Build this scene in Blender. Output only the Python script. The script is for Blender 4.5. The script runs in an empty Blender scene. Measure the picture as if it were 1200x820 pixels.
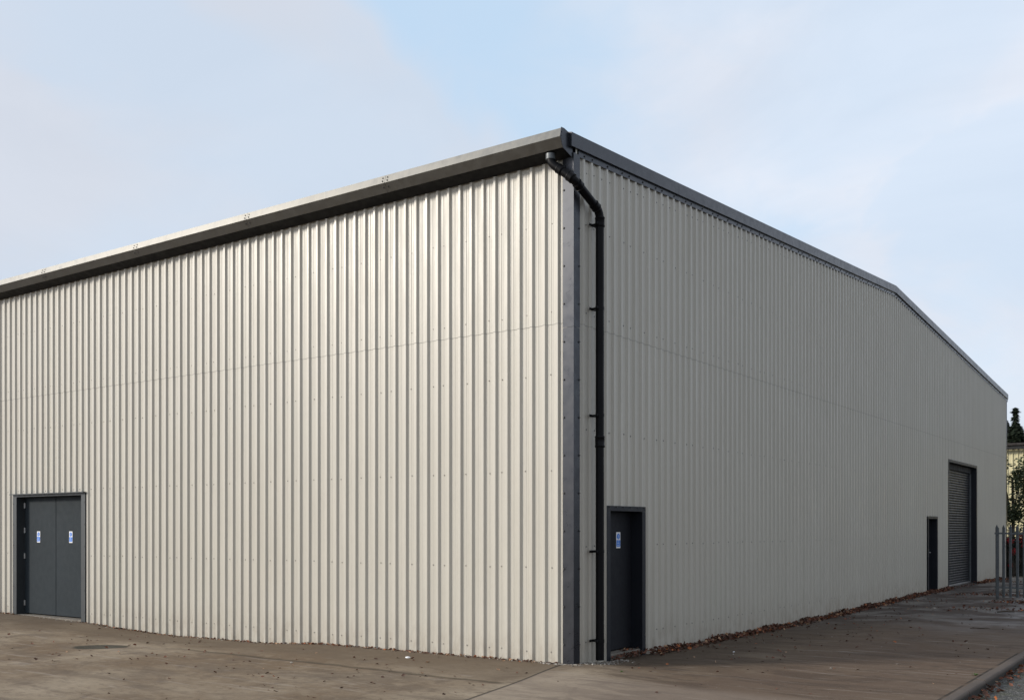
import bpy, math, random
from mathutils import Vector, Matrix
from math import radians as R, sin, cos, pi, exp, sqrt
random.seed(11)
scn = bpy.context.scene
col = scn.collection

# ------------------------------------------------------------------ helpers
class MB:
    """collects geometry with material slots and links it as one mesh object"""
    def __init__(s): s.v=[]; s.f=[]; s.m=[]
    def add(s, vs, fs, mi=0):
        o=len(s.v); s.v += [tuple(v) for v in vs]
        s.f += [tuple(o+i for i in f) for f in fs]; s.m += [mi]*len(fs)
    def quad(s, a,b,c,d, mi=0): s.add([a,b,c,d],[(0,1,2,3)],mi)
    def box(s, x0,x1,y0,y1,z0,z1, mi=0, b=0.0):
        if b<=0:
            s.add([(x0,y0,z0),(x1,y0,z0),(x1,y1,z0),(x0,y1,z0),(x0,y0,z1),(x1,y0,z1),(x1,y1,z1),(x0,y1,z1)],
                  [(3,2,1,0),(4,5,6,7),(0,1,5,4),(1,2,6,5),(2,3,7,6),(3,0,4,7)],mi); return
        vs=[];idx={}
        for sx in (0,1):
            for sy in (0,1):
                for sz in (0,1):
                    X=(x0,x1)[sx];Y=(y0,y1)[sy];Z=(z0,z1)[sz]
                    ix=b if sx==0 else -b; iy=b if sy==0 else -b; iz=b if sz==0 else -b
                    for ax,p in enumerate([(X,Y+iy,Z+iz),(X+ix,Y,Z+iz),(X+ix,Y+iy,Z)]):
                        idx[(sx,sy,sz,ax)]=len(vs); vs.append(p)
        fs=[]
        for k in (0,1):
            fs.append([idx[(k,a,c,0)] for a,c in ((0,0),(1,0),(1,1),(0,1))])
            fs.append([idx[(a,k,c,1)] for a,c in ((0,0),(1,0),(1,1),(0,1))])
            fs.append([idx[(a,c,k,2)] for a,c in ((0,0),(1,0),(1,1),(0,1))])
        for a in (0,1):
            for c in (0,1):
                fs.append([idx[(a,c,0,0)],idx[(a,c,1,0)],idx[(a,c,1,1)],idx[(a,c,0,1)]])
                fs.append([idx[(a,0,c,0)],idx[(a,1,c,0)],idx[(a,1,c,2)],idx[(a,0,c,2)]])
                fs.append([idx[(0,a,c,1)],idx[(1,a,c,1)],idx[(1,a,c,2)],idx[(0,a,c,2)]])
                for d in (0,1): pass
        for a in (0,1):
            for c in (0,1):
                for d in (0,1): fs.append([idx[(a,c,d,0)],idx[(a,c,d,1)],idx[(a,c,d,2)]])
        s.add(vs,fs,mi)
    def prism(s, poly, fn, t0, t1, mi=0, caps=True):
        """poly: closed 2-D section; fn(a,b,t)->point"""
        n=len(poly); vs=[fn(a,b,t0) for a,b in poly]+[fn(a,b,t1) for a,b in poly]
        fs=[(i,(i+1)%n,n+(i+1)%n,n+i) for i in range(n)]
        if caps: fs += [tuple(range(n))[::-1], tuple(range(n,2*n))]
        s.add(vs,fs,mi)
    def tube(s, pts, r, n=16, mi=0, caps=True):
        pts=[Vector(p) for p in pts]; rs=r if isinstance(r,(list,tuple)) else [r]*len(pts)
        up=None; rings=[]
        for i,p in enumerate(pts):
            d=((pts[min(i+1,len(pts)-1)]-p).normalized()+(p-pts[max(i-1,0)]).normalized()) if 0<i<len(pts)-1 else (pts[min(i+1,len(pts)-1)]-pts[max(i-1,0)])
            d.normalize()
            if up is None: up=Vector((0,0,1)) if abs(d.z)<.9 else Vector((1,0,0))
            a=d.cross(up)
            if a.length<1e-4: a=d.cross(Vector((0,1,0)))
            a.normalize(); b=a.cross(d).normalized(); up=b
            rings.append([p+(a*cos(2*pi*k/n)+b*sin(2*pi*k/n))*rs[i] for k in range(n)])
        vs=[v for rg in rings for v in rg]; fs=[]
        for i in range(len(rings)-1):
            for k in range(n): fs.append((i*n+k,i*n+(k+1)%n,(i+1)*n+(k+1)%n,(i+1)*n+k))
        if caps: fs+= [tuple(range(n))[::-1], tuple((len(rings)-1)*n+k for k in range(n))]
        s.add(vs,fs,mi)
    def screw(s, p, nrm, r=.011, h=.008, mi=1):
        nrm=Vector(nrm); p=Vector(p)
        s.tube([p,p+nrm*h*.4],r*1.25,8,mi); s.tube([p+nrm*h*.4,p+nrm*h*1.1],r*.75,6,mi)
    def build(s, name, mats, parent=None, smooth=False):
        me=bpy.data.meshes.new(name); me.from_pydata(s.v,[],s.f)
        for m in (mats if isinstance(mats,(list,tuple)) else [mats]): me.materials.append(m)
        me.polygons.foreach_set('material_index',s.m)
        if smooth is not False:
            me.polygons.foreach_set('use_smooth',[True]*len(s.f))
        me.update()
        o=bpy.data.objects.new(name,me); col.objects.link(o)
        if smooth is not False and smooth is not True:
            me.set_sharp_from_angle(angle=R(smooth))
        if parent: o.parent=parent
        return o

def empty(name, loc=(0,0,0)):
    o=bpy.data.objects.new(name,None); col.objects.link(o); o.location=loc; o.empty_display_size=.2; return o
def tag(o,label=None,cat=None,group=None,kind=None):
    if label: o['label']=label
    if cat: o['category']=cat
    if group: o['group']=group
    if kind: o['kind']=kind
    return o

# ------------------------------------------------------------------ materials
class NT:
    def __init__(s,name):
        s.mat=bpy.data.materials.new(name); s.mat.use_nodes=True
        s.t=s.mat.node_tree; s.b=s.t.nodes['Principled BSDF']
        s.tc=s.n('ShaderNodeTexCoord')
        s.obj=s.tc.outputs['Object']
    def n(s,t,**k):
        x=s.t.nodes.new(t)
        for a,v in k.items(): setattr(x,a,v)
        return x
    def l(s,a,b): s.t.links.new(a,b)
    def put(s,sock,v):
        if hasattr(v,'is_linked') or isinstance(v,bpy.types.NodeSocket): s.l(v,sock)
        else: sock.default_value=v
    def math(s,op,a,b=0.0,c=None,clamp=False):
        x=s.n('ShaderNodeMath',operation=op); x.use_clamp=clamp
        s.put(x.inputs[0],a); s.put(x.inputs[1],b)
        if c is not None: s.put(x.inputs[2],c)
        return x.outputs[0]
    def mapped(s,scale=(1,1,1),rot=(0,0,0),loc=(0,0,0)):
        m=s.n('ShaderNodeMapping'); s.l(s.obj,m.inputs[0])
        m.inputs['Scale'].default_value=scale; m.inputs['Rotation'].default_value=rot; m.inputs['Location'].default_value=loc
        return m.outputs[0]
    def noise(s,scale,detail=4,rough=.55,vec=None,dist=0):
        x=s.n('ShaderNodeTexNoise'); x.inputs['Scale'].default_value=scale
        x.inputs['Detail'].default_value=detail; x.inputs['Roughness'].default_value=rough; x.inputs['Distortion'].default_value=dist
        s.l(vec if vec is not None else s.obj,x.inputs['Vector']); return x.outputs['Fac']
    def ramp(s,f,stops):
        x=s.n('ShaderNodeValToRGB'); s.l(f,x.inputs[0]); e=x.color_ramp.elements
        while len(e)<len(stops): e.new(.5)
        for i,(p,c) in enumerate(stops):
            e[i].position=p; e[i].color=(c,c,c,1) if isinstance(c,(int,float)) else (*c,1)
        return x.outputs[0]
    def rng(s,f,a,b,c,d,smooth=True):
        x=s.n('ShaderNodeMapRange'); x.interpolation_type='SMOOTHSTEP' if smooth else 'LINEAR'
        s.put(x.inputs['Value'],f)
        for k,v in zip(('From Min','From Max','To Min','To Max'),(a,b,c,d)): x.inputs[k].default_value=v
        return x.outputs['Result']
    def mix(s,f,a,b,blend='MIX'):
        x=s.n('ShaderNodeMix',data_type='RGBA',blend_type=blend)
        s.put(x.inputs['Factor'],f)
        for i,v in ((6,a),(7,b)):
            if isinstance(v,tuple): x.inputs[i].default_value=(*v,1)
            else: s.l(v,x.inputs[i])
        return x.outputs[2]
    def bump(s,h,strength=.3,dist=.01):
        x=s.n('ShaderNodeBump'); x.inputs['Strength'].default_value=strength; x.inputs['Distance'].default_value=dist
        s.l(h,x.inputs['Height']); s.l(x.outputs[0],s.b.inputs['Normal'])
    def base(s,c): 
        if isinstance(c,tuple): s.b.inputs['Base Color'].default_value=(*c,1)
        else: s.l(c,s.b.inputs['Base Color'])
    def set(s,**k):
        for a,v in k.items(): s.put(s.b.inputs[a.replace('_',' ')],v)
        return s
    def sep(s):
        x=s.n('ShaderNodeSeparateXYZ'); s.l(s.obj,x.inputs[0]); return x.outputs

def simple(name,c,rough=.5,metal=0.,spec=.5,var=.12,scale=3.,bump=0.):
    t=NT(name)
    f=t.noise(scale,5,.6)
    lo=tuple(x*(1-var) for x in c); hi=tuple(min(1,x*(1+var)) for x in c)
    t.base(t.ramp(f,[(.3,lo),(.7,hi)]))
    t.set(Metallic=metal,Roughness=t.rng(t.noise(scale*2.3,4),.3,.7,rough*.85,min(1,rough*1.15)))
    t.b.inputs['Specular IOR Level'].default_value=spec
    if bump: t.bump(t.noise(scale*12,3),bump,.004)
    return t.mat

# cladding sheet: pale grey coated steel
def cladding_mat():
    t=NT('cladding_coat')
    xyz=t.sep()
    streak=t.noise(1.0,5,.65,t.mapped((9,9,.35)))
    blot=t.noise(.45,4,.6)
    fine=t.noise(60,2,.5,t.mapped((1,1,.25)))
    c=t.ramp(streak,[(.3,(.485,.460,.393)),(.7,(.545,.516,.447))])
    c=t.mix(t.rng(blot,.35,.7,0,.35),c,(.49,.455,.385))
    c=t.mix(t.rng(fine,.35,.75,0,.16),c,(.39,.375,.325))
    # splash-back dirt on the lowest half metre
    z=xyz[2]
    dirt=t.math('MULTIPLY',t.rng(z,-.1,.55,1,0),t.rng(t.noise(5,5,.7,t.mapped((1.4,1.4,.8))),.35,.75,.05,.6))
    c=t.mix(dirt,c,(.30,.25,.19))
    green=t.math('MULTIPLY',t.rng(z,0,3.5,1,0),t.rng(t.noise(1.3,4,.6,t.mapped((1,1,.3),loc=(3,9,1))),.55,.8,0,.22))
    c=t.mix(green,c,(.42,.43,.34))
    t.base(c)
    t.set(Roughness=t.rng(t.noise(2.2,5,.6,t.mapped((3,3,.5))),.3,.7,.34,.46))
    t.b.inputs['Specular IOR Level'].default_value=.72
    # slight oil-canning of the sheets
    t.bump(t.noise(1.7,2,.4,t.mapped((2.5,2.5,.6))),.25,.006)
    return t.mat
# dark grey flashings with a metallic paint
def dark_metal(name='dark_grey_metal',c=(.105,.112,.13),rough=.45,metal=.55,spec=.5):
    t=NT(name)
    f=t.noise(1.0,5,.6,t.mapped((2,2,2)))
    streak=t.noise(4,4,.65,t.mapped((5,5,.7)))
    b=t.ramp(f,[(.3,tuple(x*.93 for x in c)),(.7,tuple(x*1.08 for x in c))])
    b=t.mix(t.rng(streak,.45,.8,0,.3),b,(c[0]*1.35,c[1]*1.33,c[2]*1.2))
    t.base(b)
    t.set(Metallic=metal,Roughness=t.rng(t.noise(7,4,.6),.3,.7,rough-.05,rough+.06))
    t.b.inputs['Specular IOR Level'].default_value=spec
    t.bump(t.noise(1.3,2,.4),.07,.004)
    return t.mat

M={}
M['clad']=cladding_mat()
M['dark']=dark_metal('dark_grey_metal',(.044,.047,.055),.31,.62)
M['gutter']=dark_metal('gutter_metal',(.135,.133,.125),.36,.85)
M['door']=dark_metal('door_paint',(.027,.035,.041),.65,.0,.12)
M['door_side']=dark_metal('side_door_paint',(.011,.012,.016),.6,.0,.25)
M['frame']=dark_metal('frame_paint',(.045,.052,.056),.45,.25)
M['pipe']=simple('black_plastic',(.004,.004,.005),.42,spec=.15,var=.1,scale=1)
M['screw']=simple('screw_head',(.06,.06,.062),.5,.3)
M['zinc']=simple('galvanised_steel',(.13,.14,.145),.55,.5,var=.2,scale=8)
M['bright']=simple('bright_steel',(.55,.55,.54),.35,.9)
M['shutter']=simple('shutter_steel',(.018,.019,.022),.40,.0,spec=.3,var=.12,scale=2)
M['scl']=simple('pale_screw_head',(.26,.24,.21),.5,.2)
M['scr']=simple('grey_screw_head',(.14,.14,.135),.5,.2)
M['roof']=simple('roof_sheet',(.10,.10,.10),.5,.1)
M['white']=simple('sign_white',(.80,.81,.83),.4,var=.02)
M['blue']=simple('sign_blue',(.02,.20,.72),.4,var=.04)
M['black']=simple('black_rubber',(.012,.012,.012),.8)
M['sill']=simple('sill_concrete',(.17,.15,.125),.9,var=.3,scale=9,bump=.4)
M['stone']=simple('pale_stone',(.38,.35,.31),.9,var=.25,scale=20,bump=.4)
M['twig']=simple('twig_bark',(.06,.042,.03),.9)
M['weed']=simple('weed_leaf',(.08,.15,.03),.6,var=.3)
M['leafA']=simple('leaf_rust',(.13,.048,.026),.75,var=.35,scale=9)
M['leafB']=simple('leaf_brown',(.075,.036,.022),.8,var=.35,scale=9)
M['leafC']=simple('leaf_tan',(.36,.22,.13),.75,var=.3,scale=9)
M['leafD']=simple('leaf_orange',(.34,.11,.035),.7,var=.3,scale=9)
LEAF=[M['leafA'],M['leafB'],M['leafC'],M['leafD']]

def concrete_mat():
    t=NT('apron_concrete')
    xyz=t.sep(); X,Y=xyz[0],xyz[1]
    big=t.noise(.35,6,.6,dist=.4)
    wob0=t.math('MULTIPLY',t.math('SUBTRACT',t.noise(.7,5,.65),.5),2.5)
    drift=t.noise(1.0,5,.6,t.mapped((.55,1.7,1),rot=(0,0,R(-35))),dist=.6)   # scuff and wash marks
    med=t.noise(2.6,5,.65,t.mapped((1,1,1),loc=(5,2,0)))
    grain=t.noise(95,3,.7)
    c=t.ramp(big,[(.40,(.155,.104,.058)),(.5,(.222,.168,.108)),(.60,(.295,.235,.160))])
    c=t.mix(t.rng(drift,.47,.63,0,.62),c,(.125,.092,.062))
    c=t.mix(t.rng(med,.52,.66,0,.55),c,(.26,.20,.13))
    c=t.mix(t.rng(t.noise(1.1,6,.7,t.mapped((1,1,1),loc=(31,7,0)),dist=1.),.53,.64,0,.55),c,(.098,.070,.048))
    f2=t.noise(11,5,.7,t.mapped((.6,1.3,1),rot=(0,0,R(-35))))
    c=t.mix(t.rng(f2,.48,.64,0,.42),c,(.100,.070,.045))
    c=t.mix(t.math('MULTIPLY',t.rng(t.math('ADD',X,wob0),.3,2.6,0,1),.85),c,(.100,.062,.038))  # building's shade on the right painted in as a gradual darkening
    rb=t.math('MULTIPLY',t.rng(t.noise(1.6,6,.65,t.mapped((.5,1.6,1),rot=(0,0,R(-38)),loc=(11,3,0)),dist=.8),.50,.60,0,1),t.rng(X,-.5,1.2,0,1))
    c=t.mix(t.math('MULTIPLY',rb,.6),c,(.060,.038,.024))
    # pale scuffs
    sc=t.noise(3.0,4,.7,t.mapped((.25,2.6,1),rot=(0,0,R(-38)),loc=(2,4,0)),dist=.8)
    c=t.mix(t.rng(sc,.56,.68,0,.42),c,(.33,.285,.235))
    c=t.mix(t.rng(grain,.3,.75,0,.35),c,(.11,.092,.078))
    c=t.mix(t.math('MULTIPLY',t.rng(t.noise(28,3,.6),.66,.74,0,1),.5),c,(.32,.28,.235))
    # algae / silt band along the foot of both walls, edge broken by noise; gable side also carries painted-in shade
    wob=t.math('MULTIPLY',t.math('SUBTRACT',t.noise(.9,5,.65),.5),1.7)
    dl=t.math('ADD',t.math('MULTIPLY',Y,-1.0),wob)
    inL=t.math('MULTIPLY',t.rng(dl,.7,1.75,1,0),t.rng(X,-.2,.35,1,0))
    c=t.mix(t.math('MULTIPLY',inL,.72),c,(.112,.081,.052))
    edge=t.math('MULTIPLY',t.rng(t.math('ABSOLUTE',t.math('SUBTRACT',t.math('ADD',Y,t.math('MULTIPLY',wob,.18)),-1.62)),.0,.10,1,0),t.rng(X,-6.5,-5,0,1))
    edge=t.math('MULTIPLY',edge,t.rng(X,-.1,.1,1,0))
    c=t.mix(t.math('MULTIPLY',edge,.8),c,(.06,.045,.03))
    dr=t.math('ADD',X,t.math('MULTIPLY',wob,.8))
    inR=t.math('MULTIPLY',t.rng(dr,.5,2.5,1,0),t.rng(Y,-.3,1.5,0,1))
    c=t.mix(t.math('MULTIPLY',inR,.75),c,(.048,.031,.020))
    # damp, tarry stretch by the shutter door
    damp=t.math('MULTIPLY',t.rng(t.math('ADD',Y,t.math('MULTIPLY',wob,2.2)),5.5,11.5,0,1),1.0)
    c=t.mix(t.math('MULTIPLY',damp,.72),c,(.046,.037,.034))
    # round dark damp hollow near the double door
    ex=t.math('SUBTRACT',X,-7.08); ey=t.math('SUBTRACT',Y,-2.18)
    ca,sa=cos(.62),sin(.62)
    eu=t.math('DIVIDE',t.math('ADD',t.math('MULTIPLY',ex,ca),t.math('MULTIPLY',ey,sa)),.44)
    ev=t.math('DIVIDE',t.math('SUBTRACT',t.math('MULTIPLY',ey,ca),t.math('MULTIPLY',ex,sa)),.36)
    er=t.math('ADD',t.math('SQRT',t.math('ADD',t.math('MULTIPLY',eu,eu),t.math('MULTIPLY',ev,ev))),t.math('MULTIPLY',wob,.45))
    hol=t.rng(er,.80,1.0,1,0)
    c=t.mix(t.math('MULTIPLY',hol,.95),c,(.030,.027,.018))
    # sawn / formed joints: signed distance to lines (x0,y0)-(dx,dy)
    jt=None
    def line(x0,y0,x1,y1,w,lim=None):
        L=sqrt((x1-x0)**2+(y1-y0)**2); nx,ny=-(y1-y0)/L,(x1-x0)/L
        d=t.math('ABSOLUTE',t.math('ADD',t.math('ADD',t.math('MULTIPLY',t.math('SUBTRACT',X,x0),nx),t.math('MULTIPLY',t.math('SUBTRACT',Y,y0),ny)),t.math('MULTIPLY',wob,.012)))
        m=t.rng(d,w*.4,w,1,0)
        if lim:
            al=t.math('DIVIDE',t.math('ADD',t.math('MULTIPLY',t.math('SUBTRACT',X,x0),(x1-x0)/L),t.math('MULTIPLY',t.math('SUBTRACT',Y,y0),(y1-y0)/L)),L)
            m=t.math('MULTIPLY',m,t.math('MULTIPLY',t.rng(al,-.02,.02,0,1),t.rng(al,lim-.02,lim+.02,1,0)))
        return m
    j1=line(-.18,.09,.29,-2.44,.032)
    j2=t.math('MULTIPLY',line(3.05,1.9,4.38,3.03,.02,1.0),t.rng(t.noise(2,3),.35,.6,.3,1))
    j3=t.math('MULTIPLY',line(-40,-8.2,4.4,-8.2,.02),.8)
    j4=t.math('MULTIPLY',line(4.352,-30,4.352,16.8,.022),t.rng(t.noise(.9,4,.6,t.mapped((1,1,1),loc=(0,4,0))),.40,.52,.1,1))
    j2=t.math('MAXIMUM',j2,j4)
    j=t.math('MAXIMUM',t.math('MULTIPLY',j1,t.rng(Y,0,.05,1,0)),t.math('MAXIMUM',j2,j3))
    c=t.mix(t.math('MULTIPLY',j,.85),c,(.030,.025,.02))
    # slab poured later, right of the joint: a touch lighter
    side=t.rng(t.math('ADD',t.math('MULTIPLY',t.math('SUBTRACT',X,-.18),2.44+.09),t.math('MULTIPLY',t.math('SUBTRACT',Y,.09),.47)),-.01,.01,0,1)
    c=t.mix(t.math('MULTIPLY',t.math('MULTIPLY',side,t.rng(Y,-.9,-.4,1,0)),.35),c,(.26,.21,.165))
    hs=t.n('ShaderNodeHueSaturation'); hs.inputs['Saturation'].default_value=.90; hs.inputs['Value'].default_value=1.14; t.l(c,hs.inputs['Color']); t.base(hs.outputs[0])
    rough=t.rng(med,.3,.7,.75,.95)
    wet=t.math('MULTIPLY',damp,t.rng(t.noise(.8,4,.5,t.mapped((1,1,1),loc=(9,1,0))),.40,.62,0,1))
    rr=t.n('ShaderNodeMix',data_type='FLOAT'); t.put(rr.inputs[0],t.math('MAXIMUM',wet,t.math('MULTIPLY',hol,.5))); t.put(rr.inputs[2],rough); rr.inputs[3].default_value=.36
    t.l(rr.outputs[0],t.b.inputs['Roughness'])
    t.l(t.rng(wet,0,1,.16,.5),t.b.inputs['Specular IOR Level'])
    h=t.math('ADD',t.math('MULTIPLY',grain,.5),t.math('ADD',med,t.math('MULTIPLY',j,-1.5)))
    t.bump(h,.35,.006)
    return t.mat
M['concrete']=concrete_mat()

def asphalt_mat():
    t=NT('road_asphalt')
    v=t.n('ShaderNodeTexVoronoi'); v.inputs['Scale'].default_value=48; t.l(t.obj,v.inputs['Vector'])
    ch=t.n('ShaderNodeSeparateColor'); t.l(v.outputs['Color'],ch.inputs[0])
    c=t.ramp(ch.outputs[0],[(.0,(.04,.039,.037)),(.4,(.10,.097,.09)),(.75,(.19,.185,.17)),(1.,(.38,.37,.34))])
    c=t.mix(t.rng(v.outputs['Distance'],.25,.6,0,.8),c,(.02,.019,.018))
    moss=t.math('MULTIPLY',t.rng(t.sep()[0],4.4,5.2,1,0),t.rng(t.noise(4,5,.7),.42,.62,0,.85))
    c=t.mix(moss,c,(.055,.058,.02))
    c=t.mix(t.rng(t.noise(.5,4),.4,.7,0,.35),c,(.05,.048,.046))
    t.base(c); t.set(Roughness=.85)
    t.bump(t.math('SUBTRACT',1.0,v.outputs['Distance']),.8,.008)
    return t.mat
M['asphalt']=asphalt_mat()
def kerb_mat():
    t=NT('kerb_concrete')
    c=t.ramp(t.noise(1.8,5,.65),[(.3,(.080,.061,.048)),(.7,(.130,.101,.080))])
    c=t.mix(t.rng(t.noise(90,3),.35,.7,0,.4),c,(.09,.075,.065))
    z=t.sep()[2]
    c=t.mix(t.math('MULTIPLY',t.rng(z,-.115,-.075,1,0),.9),c,(.022,.019,.015))
    t.base(c); t.set(Roughness=.88); t.bump(t.noise(60,3),.4,.005); return t.mat
M['kerb']=kerb_mat()

# ------------------------------------------------------------------ ground
BASE_L=[(-40,-.03),(-13.6,-.03),(-10.9,-.066),(-9.6,-.12),(-8.3,-.15),(-6.1,-.127),(-4.2,-.045),(-2.5,-.037),(0,-.02)]
BASE_R=[(0,-.01),(.8,-.07),(2.5,-.10),(9,-.12),(18.4,-.075),(25.4,-.10),(30.8,-.14),(60,-.10)]
def lerp(tab,x):
    if x<=tab[0][0]: return tab[0][1]
    for (a,b),(c,d) in zip(tab,tab[1:]):
        if x<=c:
            k=(x-a)/(c-a); k=k*k*(3-2*k); return b+(d-b)*k
    return tab[-1][1]
def gz(x,y):
    g=-.06
    hl=lerp(BASE_L,x) if x<0 else lerp(BASE_R,max(0,y))
    if x>=0 and y>0: d=max(0,x)
    elif x<0 and y<0: d=-y
    elif x>=0: d=sqrt(x*x+y*y)
    else: d=0; hl=hl if y<.5 else -.06
    w=exp(-(d/1.1)**2)
    r=.004*sin(x*1.7+y*.6)+.003*sin(y*2.3-x*1.1)
    return g+(hl-g)*w+r*(1-w)*min(1,max(0,(4.2-x)))
def axis(segs):
    out=[]
    for a,b,st in segs:
        n=max(1,round((b-a)/st)); out+=[a+(b-a)*i/n for i in range(n)]
    out.append(segs[-1][1]); return out
KX=4.375      # inner face of the kerb
xs=axis([(-46,-16,2),(-16,-5,.5),(-5,4,.2),(4,KX,.19)])
ys=axis([(-40,-12,2),(-12,-4,.5),(-4,4,.2),(4,30,.5),(30,62,2)])
m=MB(); idx={}
for i,x in enumerate(xs):
    for j,y in enumerate(ys):
        idx[i,j]=len(m.v); m.v.append((x,y,gz(x,y)))
for i in range(len(xs)-1):
    for j in range(len(ys)-1):
        if ys[j+1]>17.4+.01 and xs[i]>=1.0 and False: continue
        m.f.append((idx[i,j],idx[i+1,j],idx[i+1,j+1],idx[i,j+1])); m.m.append(0)
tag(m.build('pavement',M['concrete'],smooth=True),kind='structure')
m=MB()
gx=axis([(-600,-60,90),(-60,-46,14),(-46,4.45,5),(4.45,12,.6),(12,60,8),(60,600,90)]); gy=axis([(-600,-50,90),(-50,62,4),(62,600,90)])
idx={}
for i,x in enumerate(gx):
    for j,y in enumerate(gy):
        idx[i,j]=len(m.v); m.v.append((x,y,-.165 + (.03*min(1,max(0,(x-4.5)/4)) if x<60 else .03)))
for i in range(len(gx)-1):
    for j in range(len(gy)-1): m.f.append((idx[i,j],idx[i+1,j],idx[i+1,j+1],idx[i,j+1])); m.m.append(0)
tag(m.build('road',M['asphalt'],smooth=True),kind='structure')
# kerb: 0.915 m precast lengths with a rounded edge
m=MB(); y=-40.2
rk=random.Random(4)
while y<17:
    dx=rk.uniform(-.006,.006); dz=rk.uniform(-.004,.004)
    sec=[(0,-.3),(0,-.057),(.088,-.059),(.100,-.064),(.107,-.074),(.110,-.09),(.112,-.3)]
    m.prism(sec,lambda a,b,t:(KX+.002+a+dx,t,b+dz+.001),y+.003,y+.911); y+=.915
tag(m.build('kerb',M['kerb'],smooth=35),kind='structure')
# pale edging kerbs of the neighbouring yard beyond the fence
for yy,x0 in ((20.45,1.45),(26.5,.75)):
    m=MB(); x=x0
    while x<9:
        m.box(x,x+.905,yy,yy+.13,-.3,.035 if yy<25 else .07,b=.012); x+=.915
    tag(m.build('kerb',M['stone']),kind='structure')

# ------------------------------------------------------------------ warehouse
W=empty('warehouse',(0,0,0))
tag(W,'large pale grey corrugated metal warehouse with dark grey trim and black downpipe','warehouse')
LX=-36.0; RY=30.8; RIDGE=15.2
YP=.012; XP=-.052; RD=.032   # pan planes and rib depth
def roofz(y):                # top line of the verge fascia
    return 6.745+(7.79-6.745)*y/RIDGE if y<=RIDGE else 7.79-(7.79-6.765)*(y-RIDGE)/(RY-RIDGE)
def profile(c0,u0,u1,extra):
    """(u, depth) samples over one wall, ribs centred at c0+.2k"""
    pts=[]
    k=math.floor((u0-c0)/.2)-1
    while c0+.2*k-.1<u1:
        c=c0+.2*k
        for du,d in ((-.1,0),(-.0945,.0018),(-.088,0),(-.070,0),(-.0655,.0015),(-.061,0),(-.041,0),(-.037,.004),(-.0205,RD-.002),(-.0175,RD),(.0175,RD),(.0205,RD-.002),(.037,.004),(.041,0),(.061,0),(.0655,.0015),(.070,0),(.088,0),(.0945,.0018)):
            pts.append((c+du,d))
        k+=1
    def at(u):
        for (a,b),(c,d) in zip(pts,pts[1:]):
            if a<=u<=c: return b+(d-b)*(u-a)/max(1e-9,c-a)
        return 0
    out=[p for p in pts if u0<p[0]<u1]
    for e in [u0,u1]+extra:
        for s in (-1e-4,1e-4) if e in extra else (0,): out.append((e+s,at(e)))
    out.sort(); return out
def make_wall(fn, c0,u0,u1,openings,topf,seam,lap=.0025):
    m=MB()
    ex=[e for o in openings for e in (o[0],o[1])]
    pr=profile(c0,u0,u1,ex)
    for (ua,da),(ub,db) in zip(pr,pr[1:]):
        if ub-ua<3e-4: continue
        um=(ua+ub)/2; zs=[(-.35,seam)]
        for a,b,zt in openings:
            if a<um<b: zs=[(zt,seam)]
        for z0,z1 in zs: m.quad(fn(ua,da,z0),fn(ub,db,z0),fn(ub,db,z1),fn(ua,da,z1))
        ta,tb=topf(ua),topf(ub)
        m.quad(fn(ua,da+lap,seam-.06),fn(ub,db+lap,seam-.06),fn(ub,db+lap,tb),fn(ua,da+lap,ta))
        m.quad(fn(ua,da+.0008,seam-.066),fn(ub,db+.0008,seam-.066),fn(ub,db+lap,seam-.06),fn(ua,da+lap,seam-.06),2)
    return m
def add_screws(m,fn,nrm,c0,u0,u1,rows,openings,phase=0):
    k=math.ceil((u0-c0-.1)/.2)
    while c0+.2*k+.1<u1:
        for z,kind in rows:
            if kind=='p' and (k+phase)%5 not in (0,1,3): continue
            if kind=='a' and (k+phase)%5 ==4: continue
            u=c0+.2*k+.1+random.uniform(-.012,.012); zz=(z(u) if callable(z) else z)+random.uniform(-.008,.008)
            if any(a-.03<u<b+.03 and zz<t+.03 for a,b,t in openings): continue
            if u<u0+.02 or u>u1-.02: continue
            m.screw(fn(u,.002,zz),nrm,.0085,.006)
        k+=1
fL=lambda u,d,z:(-u,YP-d,z)
fR=lambda u,d,z:(XP+d,u,z)
SEAM=4.43
M['lap']=simple('sheet_lap_edge',(.30,.29,.26),.8)
opL=[(10.93,13.53,2.415)]
m=make_wall(fL,.275,.05,-LX,opL,lambda u:6.622,SEAM)
add_screws(m,fL,(0,-1,0),.275,.3,-LX,[(4.53,'p'),(3.72,'p'),(2.47,'p'),(1.21,'p'),(.11,'p'),(5.68,'p')],opL,1)
m.build('wall',[M['clad'],M['scl'],M['lap']],W,smooth=25)['label']='sunlit long wall of pale corrugated sheet with the double door'
DR=[(.84,1.92,2.02),(18.60,19.76,2.055),(21.10,25.30,3.785)]
m=make_wall(fR,.847,.03,RY-.02,DR,lambda u:roofz(u)-.15,SEAM)
add_screws(m,fR,(1,0,0),.847,.1,RY,[(5.68,'p'),(4.53,'p'),(3.02,'p'),(1.487,'p'),(.24,'p'),(lambda u:roofz(u)-.40,'a')],DR,3)
m.build('wall',[M['clad'],M['scr'],M['lap']],W,smooth=25)['label']='shaded gable wall of pale corrugated sheet with two doors and a shutter'
# far walls (seen only from elsewhere): same sheets, rear long wall and far gable
m=make_wall(lambda u,d,z:(-u,RY-.03+d,z),.2,.05,-LX,[],lambda u:6.58,SEAM)
m.build('wall',[M['clad'],M['screw'],M['lap']],W,smooth=25)
m=make_wall(lambda u,d,z:(LX-d,u,z),.2,.03,RY-.02,[],lambda u:roofz(u)-.15,SEAM)
m.build('wall',[M['clad'],M['screw'],M['lap']],W,smooth=25)
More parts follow.
